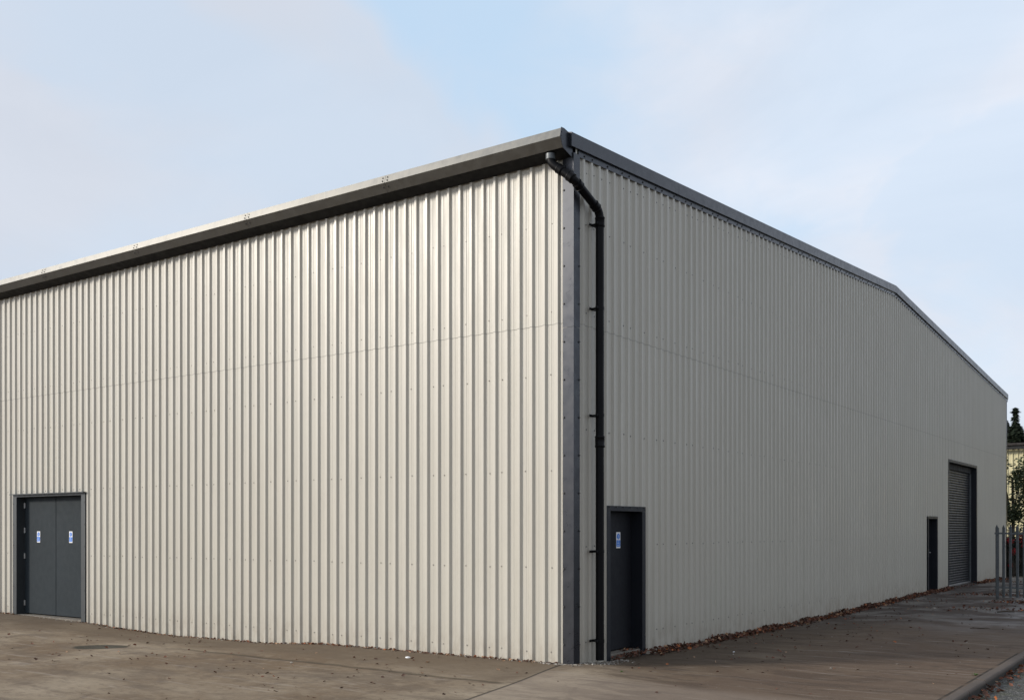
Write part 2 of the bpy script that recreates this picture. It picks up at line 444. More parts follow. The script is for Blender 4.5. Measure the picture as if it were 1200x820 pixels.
# roof
m=MB()
for (ya,yb) in ((-.10,RIDGE),(RIDGE,RY+.10)):
    m.prism([(ya,roofz(max(ya,0) if ya<RIDGE else ya)-.045 if ya>=0 else roofz(0)-.055),(yb,(roofz(min(yb,RY)) -.045)),(yb,roofz(min(yb,RY))-.145),(ya,roofz(max(ya,0))-.145)],
            lambda a,b,t:(t,a,b),LX+.02,-.04)
m.build('roof',M['roof'],W)
# verge fascia (3 m lengths), one part per gable edge slope
def verge(y0,y1,x=.016,sgn=1):
    m=MB(); n=max(1,round((y1-y0)/3.0))
    for i in range(n):
        a=y0+(y1-y0)*i/n+.002; b=y0+(y1-y0)*(i+1)/n-.002
        sec=[(x,-.175),(x,0),(x-.06,.014),(x-.26,.014),(x-.26,-.02),(x-.05,-.02),(x-.04,-.172)]
        if sgn<0: sec=[(2*0-p+LX,q) for p,q in [(s0,s1) for s0,s1 in sec]]
        m.prism(sec,lambda p,q,t:(p,t,roofz(max(0,t) if t<RIDGE else min(t,RY))+q),a,b)
        m.prism([(x-.03 if sgn>0 else LX-x+.03,-.165),(x-.03 if sgn>0 else LX-x+.03,-.01),(x-.05 if sgn>0 else LX-x+.05,-.01),(x-.05 if sgn>0 else LX-x+.05,-.165)],lambda p,q,t:(p,t,roofz(max(0,t) if t<RIDGE else min(t,RY))+q),a-.004,b+.004)
    return m.build('verge_fascia',M['dark'],W)
verge(-.12,RIDGE); verge(RIDGE,RY+.12); verge(-.12,RIDGE,sgn=-1); verge(RIDGE,RY+.12,sgn=-1)
# strip flashing below the fascia lying on the rib crowns
def strip(y0,y1):
    m=MB(); n=max(1,round((y1-y0)/3.0)); x=XP+RD+.0045
    for i in range(n):
        a=y0+(y1-y0)*i/n+.001; b=y0+(y1-y0)*(i+1)/n-.001
        m.prism([(x,-.252),(x,-.12),(x-.0035,-.12),(x-.0035,-.252)],lambda p,q,t:(p,t,roofz(t)+q),a,b)
    k=math.ceil((y0-.847)/.2)
    while .847+.2*k<y1-.02:
        if k%5 in (0,2,3): m.screw((x,.847+.2*k,roofz(.847+.2*k)-.215),(1,0,0),.011,.012)
        k+=1
    m.build('flashing_strip',[M['dark'],M['screw']],W)
strip(.10,RIDGE-.002); strip(RIDGE+.002,RY)
# corner flashings
m=MB(); xo,yo=-.012,-.026
def angle(m,xo,yo,ux,uy,ex,ey,z0,z1,th=.003):
    sec=[(xo+ux*ex,yo),(xo,yo),(xo,yo+uy*ey),(xo-abs(th)*(1 if ux<0 else -1),yo+uy*ey),(xo-abs(th)*(1 if ux<0 else -1),yo+th*uy),(xo+ux*ex,yo+th*uy)]
    m.prism(sec,lambda a,b,t:(a,b,t),z0,z1)
angle(m,xo,yo,-1,1,.165,.150,-.32,4.297); angle(m,xo+.002,yo-.002,-1,1,.167,.152,4.30,6.52)
for i in range(15):
    z=.32+i*.486-.09
    if z>6.4: break
    m.screw((xo-.148,yo-.002,z),(0,-1,0),.012,.012); m.screw((xo+.002,yo+.130,z),(1,0,0),.012,.012)
m.build('corner_flashing',[M['dark'],M['screw']],W)
m=MB(); angle(m,xo,RY+.01,-1,-1,.165,.13,-.32,6.5)
m.build('corner_flashing',[M['dark'],M['screw']],W)
m=MB(); angle(m,LX-.04,yo,1,1,.165,.13,-.32,6.5)
m.build('corner_flashing',[M['dark'],M['screw']],W)

# gutters
GS=[(-.225,6.757),(-.289,6.752),(-.312,6.642),(-.248,6.520),(-.235,6.522),(-.235,6.60),(-.10,6.625),(-.024,6.625),(-.024,6.64),(-.10,6.64),(-.245,6.62),(-.255,6.73),(-.225,6.74)]
def gutter(mir,x0,x1):
    m=MB(); f=(lambda a,b,t:(t,RY-a,b)) if mir else (lambda a,b,t:(t,a,b))
    x=x1; n=0
    while x>x0+.01:
        xa=max(x0,x-2.965)
        if n%2==0: dz=0
        m.prism(GS,f,xa+.002,x-.002)
        # butt strap inside the joint
        m.prism([(a*.985-.003 if False else a+.004,b-.004 if b>6.7 else b) for a,b in GS],f,xa-.03 if xa>x0 else xa,xa+.03)
        if xa>x0 and not mir:
            for s in (-.045,.045):
                for (a,b),nz in (((-.285,6.715),.30),((-.298,6.670),.30),((-.284,6.585),-.45)):
                    nn=Vector((0,-.93,nz)).normalized()
                    m.screw((xa+s,a-.012 if nz>0 else a-.006,b),nn,.009,.008)
        x=xa; n+=1
    g=m.build('gutter',[M['gutter'],M['screw']],W)
    return g
g=gutter(False,LX+.02,-.035)
gb=gutter(True,LX+.02,-.035)
def soffit(mir):
    m=MB(); f=(lambda a,b,t:(t,RY-a,b)) if mir else (lambda a,b,t:(t,a,b))
    m.prism([(-.234,6.521),(-.024,6.462),(-.024,6.468),(-.233,6.530)],f,LX+.02,-.036); m.build('soffit',M['soffit'],W)
M['soffit']=simple('soffit_painted_shade',(.012,.012,.013),.7,spec=.2)  # near-black tone paints in the shade and dark reflections under the eaves
soffit(False); soffit(True)
def endcap(par,mir,x0,x1):
    m=MB(); f=(lambda a,b,t:(t,RY-a,b)) if mir else (lambda a,b,t:(t,a,b))
    m.prism([(-.12,6.745),(-.225,6.765),(-.294,6.760),(-.319,6.642),(-.254,6.512),(-.03,6.45),(-.03,6.60),(-.12,6.62)],f,x0,x1)
    # rolled rivets along the front
    if not mir:
        for (a,b) in ((-.289,6.70),(-.300,6.655),(-.300,6.61),(-.288,6.56)): m.screw((x1-.001,a+.004,b),(1,0,0),.009,.006)
    m.build('end_cap',[M['dark'],M['screw']],par)
endcap(g,False,-.033,-.026); endcap(gb,True,-.033,-.026); endcap(g,False,LX,LX+.018)

# downpipe ---------------------------------------------------------
px,py=.092,.455
m=MB()
def bez(p,q,r,n=6):
    p,q,r=Vector(p),Vector(q),Vector(r)
    return [p*(1-t)**2+q*2*t*(1-t)+r*t*t for t in [i/n for i in range(n+1)]]
A=(-.26,-.185,6.50); B=(-.255,-.185,6.385); C_=(.060,-.120,6.125); D=(px,py,5.86)
def mixp(a,b,k): return tuple(a[i]+(b[i]-a[i])*k for i in range(3))
path=[A]+bez(mixp(A,B,.5),B,mixp(B,C_,.2))+bez(mixp(B,C_,.8),C_,mixp(C_,D,.18))+bez(mixp(C_,D,.86),D,(px,py,5.74))+[(px,py,-.0)]
m.tube(path,.055,20)
dp=m.build('downpipe',M['pipe'],W,smooth=50)
def collar(p,q,r=.063,mat='pipe'):
    m=MB(); m.tube([p,mixp(p,q,.12),mixp(p,q,.15),mixp(p,q,.85),mixp(p,q,.88),q],[r,r+.004,r,r,r+.005,r],20); m.build('coupling',M[mat],dp,smooth=50)
collar(mixp(B,C_,.30),mixp(B,C_,.50)); collar(mixp(B,C_,.74),mixp(B,C_,.94)); collar(mixp(C_,D,.08),mixp(C_,D,.22)); collar(mixp(C_,D,.74),mixp(C_,D,.88))
collar((px,py,5.79),(px,py,5.66)); collar((px,py,2.93),(px,py,2.78))
m=MB(); m.tube([(-.26,-.185,6.50),(-.26,-.185,6.43)],.062,20); m.build('outlet',M['zinc'],dp,smooth=50)
for z in (5.70,4.60,3.20,1.42,.25):
    m=MB(); m.tube([(px,py,z-.018),(px,py,z+.018)],.0595,20)
    m.box(XP+RD,px-.03,py-.035,py+.035,z-.012,z+.012); m.box(XP+.001+RD,XP+RD+.006,py-.085,py+.085,z-.016,z+.016)
    for s in (-1,1):
        m.box(px-.016,px+.016,py+s*.073-.017,py+s*.073+.017,z-.02,z+.02,b=.003)
    m.tube([(px+.004,py-.088,z),(px+.004,py-.10,z)],.013,8)
    m.build('bracket',M['pipe'],dp,smooth=50)

# doors ------------------------------------------------------------
def frameL(s0,s1,zt,fw=.14,rec=.15):
    """frame with flanges on the -Y wall between x=-s1..-s0; returns clear opening"""
    m=MB(); y=YP-RD-.004
    x0,x1=-s1,-s0; zb=-.3
    a,b=x0+fw,x1-fw; zt2=zt-.055
    m.box(x0,a,y,y+.003,zb,zt2); m.box(b,x1,y,y+.003,zb,zt2)      # flanges
    m.box(x0,x1,y,y+.003,zt2+.001,zt)
    m.box(x0-.025,x1+.025,y-.055,y-.001,zt+.001,zt+.006); m.box(x0-.025,x1+.025,y-.06,y-.055,zt-.012,zt+.006)  # drip head
    m.box(a-.003,a,y+.0035,rec+.08,zb,zt2); m.box(b,b+.003,y+.0035,rec+.08,zb,zt2); m.box(a-.003,b+.003,y+.0035,rec+.08,zt2,zt2+.003)
    for z in [0.12+.42*i for i in range(6)]:
        for x in (x0+.03,x1-.03): m.screw((x,y,z),(0,-1,0),.009,.007)
    m.build('door_frame',[M['frame'],M['screw']],W)
    return a,b,zt2
def sign(parent,fn):
    """fn(u,v,d) u across 0..1, v up 0..1, d out; one child with white plate, blue roundel and blue panel"""
    m=MB(); wd,ht=.115,.225
    def q(u0,u1,v0,v1,d,mi): m.add([fn(u0,v0,d),fn(u1,v0,d),fn(u1,v1,d),fn(u0,v1,d)],[(0,1,2,3)],mi)
    vs=[fn(u,v,d) for d in (0,.003) for u,v in ((0,0),(wd,0),(wd,ht),(0,ht))]
    m.add(vs,[(0,1,2,3),(4,5,6,7),(0,1,5,4),(1,2,6,5),(2,3,7,6),(3,0,4,7)],0)
    n=28; cx,cy,r=wd/2,ht*.735,.041
    m.add([fn(cx+r*cos(2*pi*k/n),cy+r*sin(2*pi*k/n),.0045) for k in range(n)],[tuple(range(n))],1)
    q(.006,wd-.006,.022,ht*.50,.0045,1)
    # small white device in the roundel and rows of lettering (illegible in the photo)
    q(cx-.005,cx+.005,cy-.008,cy+.024,.006,0); q(cx-.006,cx+.006,cy-.025,cy-.015,.006,0)
    for r_,(z,w) in enumerate(((.090,.026),(.066,.030),(.042,.034))):
        u=cx-w
        rr=random.Random(r_)
        while u<cx+w-.004:
            l=rr.uniform(.006,.010); q(u,u+l,z-.0035,z+.0035,.006,0); u+=l+.004
    s=m.build('sign',[M['white'],M['blue']],parent); s['label']='white and blue fire door notice'
    return s
a,b,zt=frameL(10.93,13.53,2.415)
yd=.15; mid=(a+b)/2
for k,(x0,x1) in enumerate(((a+.004,mid-.006),(mid+.006,b-.004))):
    m=MB(); m.box(x0,x1,yd,yd+.045,-.005,zt-.006,b=.003)
    d=m.build('door',M['door'],W)
    d['label']=('left' if k==0 else 'right')+' leaf of the grey double door'
    cx=(-12.86 if k==0 else -11.70)
    sign(d,lambda u,v,dd,cx=cx:(cx-.0575+u,yd-dd-.001,1.44+v))
    hx=a+.006 if k==0 else b-.006
    for z in (2.19,1.685,1.16,.20):
        m=MB(); m.tube([(hx+(.006 if k==0 else -.006),yd-.012,z-.055),(hx+(.006 if k==0 else -.006),yd-.012,z+.055)],.011,10)
        m.box(min(hx,hx+(.03 if k==0 else -.03)),max(hx,hx+(.03 if k==0 else -.03)),yd-.004,yd-.0005,z-.05,z+.05)
        m.build('hinge',M['bright'],d,smooth=40)
m=MB(); m.box(mid-.028,mid+.028,yd-.006,yd-.001,.0,zt-.01)
m=MB(); m.box(a,b,yd+.05,yd+.06,-.2,zt+.05); m.build('door_backing',M['black'],W)
m=MB(); m.box(a-.02,b+.02,-.012,yd+.2,-.3,-.028,b=.006); m.build('door_sill',M['sill'],W)

def frameR(y0,y1,zt,fw=.085,fwt=.06,rec=.2,mat='frame',head=.0,name='door_frame'):
    m=MB(); x=XP+RD+.004; zb=-.3
    a,b=y0+fw,y1-fw; z2=zt-fwt
    m.box(x-.003,x,y0-.015,a,zb,z2); m.box(x-.003,x,b,y1+.015,zb,z2); m.box(x-.003,x,y0-.015,y1+.015,z2+.001,zt+.01)
    m.box(-rec-.08,x-.0035,a-.003,a,zb,z2); m.box(-rec-.08,x-.0035,b,b+.003,zb,z2); m.box(-rec-.08,x-.0035,a-.003,b+.003,z2,z2+.003)
    if head:
        k=0
        while y0+.05+k*.2<y1: m.screw((x,y0+.05+k*.2,zt-.005),(1,0,0),.011,.013); k+=1
    for z in (.2,.8,1.4,1.9): m.screw((x,y0+.02,z),(1,0,0),.008,.006); m.screw((x,y1-.02,z),(1,0,0),.008,.006)
    m.build(name,[M[mat],M['screw']],W)
    return a,b,z2
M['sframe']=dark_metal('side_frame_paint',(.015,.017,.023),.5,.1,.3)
a,b,z2=frameR(.84,1.92,2.02,mat='sframe',head=1)
m=MB(); m.box(-.245,-.20,a+.004,b-.004,.03,z2-.005,b=.003)
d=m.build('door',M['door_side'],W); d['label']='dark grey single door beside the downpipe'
sign(d,lambda u,v,dd:(-.199+dd,1.40+u,1.445+v))
m=MB(); m.box(-.30,-.25,a,b,-.2,z2); m.build('door_backing',M['black'],W)
m=MB(); m.box(-.30,-.045,a+.002,b-.002,-.3,.008,b=.008); m.build('door_sill',M['sill'],W)
a,b,z2=frameR(18.60,19.76,2.055,mat='sframe')
m=MB(); m.box(-.245,-.20,a+.004,b-.004,-.05,z2-.005,b=.003)
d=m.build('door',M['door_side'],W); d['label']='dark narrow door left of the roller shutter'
m=MB(); m.box(-.200,-.192,19.42,19.47,.90,1.13,b=.002); m.tube([(-.19,19.445,1.04),(-.14,19.445,1.04)],.011,10); m.tube([(-.143,19.455,1.04),(-.143,19.32,1.035)],.011,10)
m.build('handle',M['bright'],d,smooth=40)
m=MB(); m.box(-.30,-.25,a,b,-.2,z2); m.build('door_backing',M['black'],W)
a,b,z2=frameR(21.10,25.30,3.785,fw=.10,fwt=.07,mat='sframe')
# roller shutter: interlocking convex laths
m=MB(); z=-.02; n=0
sec=[]
while z<z2-.18:
    p=[(-.232,z),(-.222,z+.012),(-.212,z+.030),(-.210,z+.044),(-.214,z+.058),(-.225,z+.072),(-.236,z+.078)]
    vs=[];
    for yy in (a+.06,b-.06): vs+=[(q[0],yy,q[1]) for q in p]
    k=len(p); m.add(vs,[(i,i+1,k+i+1,k+i) for i in range(k-1)]); z+=.0785; n+=1
m.box(-.26,-.245,a,b,-.1,z2)
rs=m.build('roller_shutter',M['shutter'],W,smooth=40)
for yy in (a+.002,b-.072):
    m=MB(); m.box(-.24,-.180,yy,yy+.07,-.1,z2-.18,b=.004); m.build('guide_rail',M['zinc'],rs)
m=MB(); m.box(-.245,-.195,a+.075,b-.075,-.10,-.02,b=.005); m.build('bottom_bar',M['bright'],rs)
m=MB(); m.box(-.27,-.17,a+.004,b-.004,z2-.18,z2-.004,b=.006); m.build('shutter_hood',M['black'],rs)

# ------------------------------------------------------------------ litter
def leaf(m,x,y,z,s,rnd,mi=None,flat=.6):
    mi=rnd.choices((0,1,2,3),(5,5,.8,.5))[0] if mi is None else mi
    q=Matrix.Rotation(rnd.uniform(0,2*pi),3,'Z')@Matrix.Rotation(rnd.gauss(0,flat),3,'X')@Matrix.Rotation(rnd.gauss(0,flat*.5),3,'Y')
    c=rnd.uniform(.1,.35)
    P=[(-.5,0,c*.3),(-.25,.27,c*.6),(.08,.33,c*.5),(.32,.18,.2*c),(.55,0,c*.5),(.3,-.2,.2*c),(.05,-.32,c*.55),(-.27,-.25,c*.6),(0,0,0)]
    v=[q@(Vector(p)*s) for p in P]; lo=min(p.z for p in v)
    m.add([(x+p.x,y+p.y,z-lo+.002+p.z) for p in v],[(i,(i+1)%8,8) for i in range(8)],mi)
rnd=random.Random(5)
m=MB()
# drift against the gable wall
y=1.98
while y<29.5:
    if 21.2<y<25.2: y+=.02*rnd.random(); keep=.25
    else: keep=1
    dens=1.0 if y>2.4 else .6
    if rnd.random()<keep*dens:
        d=abs(rnd.gauss(0,.085))+.0; pile=max(0,.085*exp(-(d/.10)**2))*(.45+.55*(sin(y*3.1)*.5+.5))
        leaf(m,.0+d,y,gz(d,y)+rnd.uniform(0,pile),rnd.uniform(.035,.075),rnd,flat=.9)
    y+=rnd.expovariate(1/ .0050)
for i in range(70):  leaf(m,rnd.uniform(-.04,.14),rnd.uniform(1.3,2.05),-.06+rnd.uniform(0,.05),rnd.uniform(.03,.06),rnd,flat=.9)
for i in range(90):  leaf(m,rnd.uniform(-.06,.06),rnd.uniform(.92,1.85),-.07+rnd.uniform(0,.05),rnd.uniform(.03,.055),rnd,flat=.9)
for i in range(22):  leaf(m,rnd.uniform(-.17,-.05),rnd.uniform(1.35,1.8),.01,rnd.uniform(.03,.055),rnd,flat=.8)
# thin line of leaves along the sunlit wall
x=-.25
while x>-16:
    if not(-13.4<x<-11.1) and rnd.random()<(.9 if x>-5 else .5):
        d=abs(rnd.gauss(0,.05)); leaf(m,x,-.03-d,gz(x,-.03-d),rnd.uniform(.02,.05),rnd,mi=rnd.choices((0,1,2,3),(4,2,3,1))[0],flat=.8)
    x-=rnd.expovariate(1/.010)
tag(m.build('leaf_litter',LEAF),'drift of rust brown dead leaves heaped along the foot of the walls','leaves',kind='stuff')
m=MB()
def scatter(n,xr,yr,sr,flat=.45,mi=None):
    k=0
    while k<n:
        x=rnd.uniform(*xr); y=rnd.uniform(*yr)
        if x<.05 and y>-.08: continue
        leaf(m,x,y,gz(x,y),rnd.uniform(*sr),rnd,mi,flat); k+=1
scatter(120,(-9,0),(-3.8,-.1),(.028,.062)); scatter(40,(-13,-5),(-4.5,-.3),(.03,.06)); scatter(45,(-4,3),(-5,-.2),(.025,.05))
scatter(60,(.2,4.2),(-.3,6),(.025,.055)); scatter(70,(.2,4.2),(5,14),(.03,.07)); scatter(120,(.1,2.0),(2,14),(.03,.06)); scatter(120,(.1,3.6),(12,18),(.03,.07))
# swept bands near the fence
def band(n,p,q,w,sr=(.04,.08),h=.03):
    for i in range(n):
        t=rnd.random(); x=p[0]+(q[0]-p[0])*t+rnd.gauss(0,w[0]); y=p[1]+(q[1]-p[1])*t+rnd.gauss(0,w[1])
        if x<.05: x=.05+rnd.random()*.2
        leaf(m,x,y,gz(x,y)+rnd.uniform(0,h),rnd.uniform(*sr),rnd,flat=.8)
band(260,(.7,18.2),(4.3,18.6),(.12,.22)); band(220,(2.2,15.5),(4.2,15.8),(.15,.14)); band(90,(1.9,13.2),(4.0,13.0),(.3,.25)); band(160,(1.5,20.3),(6,20.3),(.2,.12)); band(260,(.2,26.2),(5,26.2),(.2,.4))
band(150,(.1,27),(.5,30.6),(.2,.2))
tag(m.build('fallen_leaves',LEAF),'loose fallen leaves blown across the concrete apron','leaves',kind='stuff')
m=MB()
y=-6.
while y<16:
    d=abs(rnd.gauss(0,.11))
    leaf(m,KX+.115+d,y,-.163+rnd.uniform(0,.02),rnd.uniform(.035,.085),rnd,mi=rnd.choices((0,1,2,3),(5,5,1.2,2.0))[0],flat=.7); y+=rnd.expovariate(1/.034)
tag(m.build('gutter_leaves',LEAF),'orange and brown leaves lying in the road channel below the kerb','leaves',kind='stuff')
# gravel at the building corner
def rock(m,x,y,z,s,rnd,mi=0,fl=.6):
    vs=[];rg=[(-1,.0),(-.55,.8),(.1,1.),(.65,.7),(1,0)]
    for h,r in rg:
        for k in range(6):
            a=2*pi*k/6+h; q=rnd.uniform(.75,1.2); vs.append((x+s*r*q*cos(a),y+s*.8*r*q*sin(a),z+s*fl*(h+.75)))
    fs=[(i*6+k,i*6+(k+1)%6,(i+1)*6+(k+1)%6,(i+1)*6+k) for i in range(4) for k in range(6)]
    m.add(vs,fs,mi)
m=MB()
for i in range(1000):
    if rnd.random()<.28: x=abs(rnd.gauss(.03,.12)); y=rnd.uniform(.05,1.15)
    elif rnd.random()<.18: x=rnd.uniform(-.5,.15); y=-.045-abs(rnd.gauss(0,.05))
    else: x=-rnd.expovariate(.16)-.1; y=-.030-abs(rnd.gauss(0,.03))
    if x<0 and y>-.03: continue
    rock(m,x,y,gz(x,y)-.004,rnd.uniform(.006,.016),rnd,rnd.choice((0,0,1,1)))
for i in range(30):
    x=rnd.uniform(.2,4.2); y=rnd.uniform(0,16); rock(m,x,y,gz(x,y)-.002,rnd.uniform(.006,.015),rnd,rnd.choice((0,1)))
tag(m.build('gravel',[M['stone'],M['sill']],smooth=30),'pale grit and small stones washed against the wall corner','gravel',kind='stuff')
# single stones
def stone(x,y,s,label,mat,fl=.5):
    m=MB(); rock(m,0,0,0,s,rnd,0,fl); o=m.build('stone',M[mat],smooth=50); o.location=(x,y,gz(x,y)-.004); tag(o,label,'stone','loose stones on the concrete'); return o
stone(-2.32,-.59,.042,'largest white stone lying on the concrete in front of the sunlit wall','white',.35)
stone(-3.35,-1.75,.022,'small pale stone farther left and nearer the camera than the white stone','stone')
stone(.92,2.89,.020,'small white stone a short way out from the leaf drift right of the near door','white')
stone(1.42,12.97,.05,'flat pale stone on the damp concrete by the far narrow door','stone',.3)
# twig
m=MB(); m.tube([(-.22,-.02,.012),(-.1,.0,.02),(.02,-.015,.014),(.16,.02,.022),(.25,.03,.015)],[.007,.009,.010,.008,.004],8)
m.tube([(.02,-.015,.014),(.09,-.08,.03),(.13,-.12,.025)],[.006,.005,.002],6); m.tube([(-.1,0,.02),(-.16,.06,.03)],[.005,.002],6); m.tube([(.16,.02,.02),(.2,-.04,.03)],[.005,.002],6)
o=m.build('twig',M['twig'],smooth=True); o.location=(3.18,8.52,gz(3.18,8.52)); o.rotation_euler.z=.45; o.scale=(.72,.72,.8); tag(o,'bare dark twig lying on the concrete short of the metal fence','twig')
m=MB(); m.tube([(-.2,-.05,.02),(0,.0,.03),(.2,.03,.02)],[.012,.018,.01],8); m.tube([(0,0,.03),(.1,.12,.05)],[.01,.004],6)
o=m.build('twig',M['twig'],smooth=True); o.location=(2.95,12.5,gz(2.95,12.5)); o.rotation_euler.z=.6; tag(o,'thick dark broken stick among leaves just in front of the fence','twig')
# weeds
def weed(x,y,s,label,n=14):
    m=MB(); 
    for i in range(n):
        a=rnd.uniform(0,2*pi); l=s*rnd.uniform(.5,1); h=s*rnd.uniform(.2,.8); w=s*.13
        c,d=cos(a),sin(a)
        m.add([(0,0,0),(l*.5*c-w*d,l*.5*d+w*c,h*.7),(l*c,l*d,h*.8),(l*.5*c+w*d,l*.5*d-w*c,h*.7)],[(0,1,2,3)])
    o=m.build('weed',M['weed']); o.location=(x,y,gz(x,y)); tag(o,label,'weed','weeds in the joints')
weed(4.30,2.24,.055,'tiny green weed growing in the joint beside the kerb')
weed(.77,-.17,.035,'tiny yellow green weed on the concrete in front of the near door')

# ------------------------------------------------------------------ palisade fence
FY=16.85
F=empty('palisade_fence',(2.0,FY,-.06)); tag(F,'galvanised steel palisade fence with pointed pales at the end of the apron','fence')
def child(m,name,mat,par,loc=None,smooth=False):
    o=m.build(name,mat,par,smooth)
    if loc: o.location=loc
    return o
def pale_mb():
    m=MB(); w=.034
    sec=[(-w,.0),(-w*.55,-.013),(-w*.3,-.013),(-w*.12,-.004),(w*.12,-.004),(w*.3,-.013),(w*.55,-.013),(w,0),(w*.9,.003),(w*.55,-.009),(w*.3,-.009),(w*.12,0),(-w*.12,0),(-w*.3,-.009),(-w*.55,-.009),(-w*.9,.003)]
    m.prism(sec,lambda a,b,t:(a,b,t),.05,1.80)
    top=[(a*.12,b*.5-.004) for a,b in sec]; n=len(sec)
    m.add([(a,b,1.80) for a,b in sec]+[(a,b,1.87) for a,b in top],[(i,(i+1)%n,n+(i+1)%n,n+i) for i in range(n)]+[tuple(range(n,2*n))])
    return m
p0=None
for i in range(27):
    if p0 is None: o=p0=child(pale_mb(),'pale',M['zinc'],F)
    else: o=p0.copy(); col.objects.link(o); o.parent=F
    o.location=(.035+.157*i+random.uniform(-.004,.004),0,random.uniform(-.012,.012)); o.rotation_euler.y=random.uniform(-.006,.006)
for z in (.30,1.66):
    m=MB(); m.prism([(.0035,-.0225),(.0035,.0225),(.045,.0225),(.045,.0185),(.0075,.0185),(.0075,-.0225)],lambda a,b,t:(t,a,z+b),-.02,4.2); child(m,'rail',M['zinc'],F)
for x in (.035,2.75):
    m=MB()
    m.prism([(-.028,.05),(.028,.05),(.028,.055),(.003,.055),(.003,.125),(.028,.125),(.028,.13),(-.028,.13),(-.028,.125),(-.003,.125),(-.003,.055),(-.028,.055)],lambda a,b,t:(x+a,b,t),-.1,1.80); child(m,'post',M['zinc'],F)

# ------------------------------------------------------------------ beyond: neighbouring building, trees
def clad2():
    t=NT('cream_cladding'); c=t.ramp(t.noise(1,5,.6,t.mapped((3,3,.4))),[(.3,(.55,.50,.30)),(.7,(.66,.60,.38))]); t.base(c); t.set(Roughness=.5); return t.mat
M['cream']=clad2()
M['bark']=simple('bark',(.07,.055,.042),.9,var=.3,scale=12,bump=.5)
def leafmat(name,c):
    t=NT(name); t.base(t.ramp(t.noise(2.5,4),[(.3,tuple(x*.55 for x in c)),(.7,tuple(x*1.5 for x in c))])); t.set(Roughness=.55); return t.mat
M['ivy']=leafmat('ivy_green',(.045,.060,.022)); M['olive']=leafmat('olive_leaf',(.085,.080,.028)); M['fir']=leafmat('fir_green',(.022,.032,.018)); M['redleaf']=leafmat('red_leaf',(.35,.012,.015)); M['hedge']=leafmat('hedge_green',(.020,.022,.012)); M['rustleaf']=leafmat('rust_tree',(.12,.06,.03))
B=empty('cream_shed',(-2,48,-.1)); tag(B,'cream corrugated industrial shed with dark eaves standing behind the ivy tree','shed')
def wallbox(x0,x1,y0,pitch=.25):
    m=MB(); x=x0
    while x<x1:
        m.add([(x,y0,-.3),(x+.15,y0,-.3),(x+.18,y0-.045,-.3),(x+.22,y0-.045,-.3),(x+.25,y0,-.3),(x,y0,6.1),(x+.15,y0,6.1),(x+.18,y0-.045,6.1),(x+.22,y0-.045,6.1),(x+.25,y0,6.1)],[(i,i+1,i+6,i+5) for i in range(4)]); x+=.25
    return m
m=wallbox(-14,16,0)
m.box(-14,16.2,.05,18,-.3,6.1); m.build('wall',M['cream'],B)
M['sroof']=simple('shed_roof',(.035,.03,.028),.9,var=.3)
m=MB(); m.prism([(-.35,6.20),(-.35,6.32),(9,6.75),(18.4,6.3),(18.4,6.12)],lambda a,b,t:(t,a,b),-14.4,16.4); m.build('roof',M['sroof'],B)
m=MB(); m.box(-14.4,16.4,-.42,-.30,5.98,6.14,b=.01); m.build('gutter',M['black'],B)
for o in B.children: pass

def leafcloud(m,pts,n,size,rnd,mi=0,spread=None):
    for i in range(n):
        c,r=rnd.choice(pts)
        while True:
            v=Vector((rnd.uniform(-1,1),rnd.uniform(-1,1),rnd.uniform(-1,1)))
            if v.length<1: break
        v*= (.55+.45*rnd.random()); p=Vector(c)+v*r
        s=size*rnd.uniform(.6,1.3)
        q=Matrix.Rotation(rnd.uniform(0,2*pi),3,'Z')@Matrix.Rotation(rnd.uniform(-1.3,1.3),3,'X')
        m.add([p+q@Vector(w)*s for w in ((-.5,0,0),(0,.32,.08),(.5,0,0),(0,-.32,.08))],[(0,1,2,3)],mi)
def tree(name,loc,h,clumps,n,size,mat,label,cat,trunk_h,tr=.12,group=None,seed=1):
    rr=random.Random(seed); T=empty(name,loc); tag(T,label,cat,group)
    m=MB(); m.tube([(0,0,-.2),(.05,0,trunk_h*.5),(0,.05,trunk_h)],[tr,tr*.75,tr*.4],9)
    for c,r in clumps[::2]:
        c=Vector(c); m.tube([(0,.02,trunk_h*.55),(c.x*.5,c.y*.5,(trunk_h*.6+c.z)/2),tuple(c)],[tr*.4,tr*.25,tr*.08],6)
    m.build('trunk',M['bark'],T,smooth=True)
    m=MB(); leafcloud(m,clumps,n,size,rr); m.build('crown',mat,T); return T
rr=random.Random(3)
cl=[((rr.uniform(-1.3,1.3),rr.uniform(-.9,.9),rr.uniform(.8,5.2)),rr.uniform(.4,.75)) for i in range(38)]
tree('ivy_tree',(-.75,36.5,-.1),4.8,cl,8500,.13,M['ivy'],'small dark leaved tree growing in front of the cream shed','tree',4.0,.09,seed=2)
cl=[((rr.uniform(-1.2,1.2),rr.uniform(-.7,.7),rr.uniform(1.5,4.0)),rr.uniform(.3,.6)) for i in range(20)]
tree('small_tree',(2.2,38,-.1),4.5,cl,4500,.13,M['olive'],'olive green small tree to the right of the dark leaved one','tree',3.6,.08,seed=6)
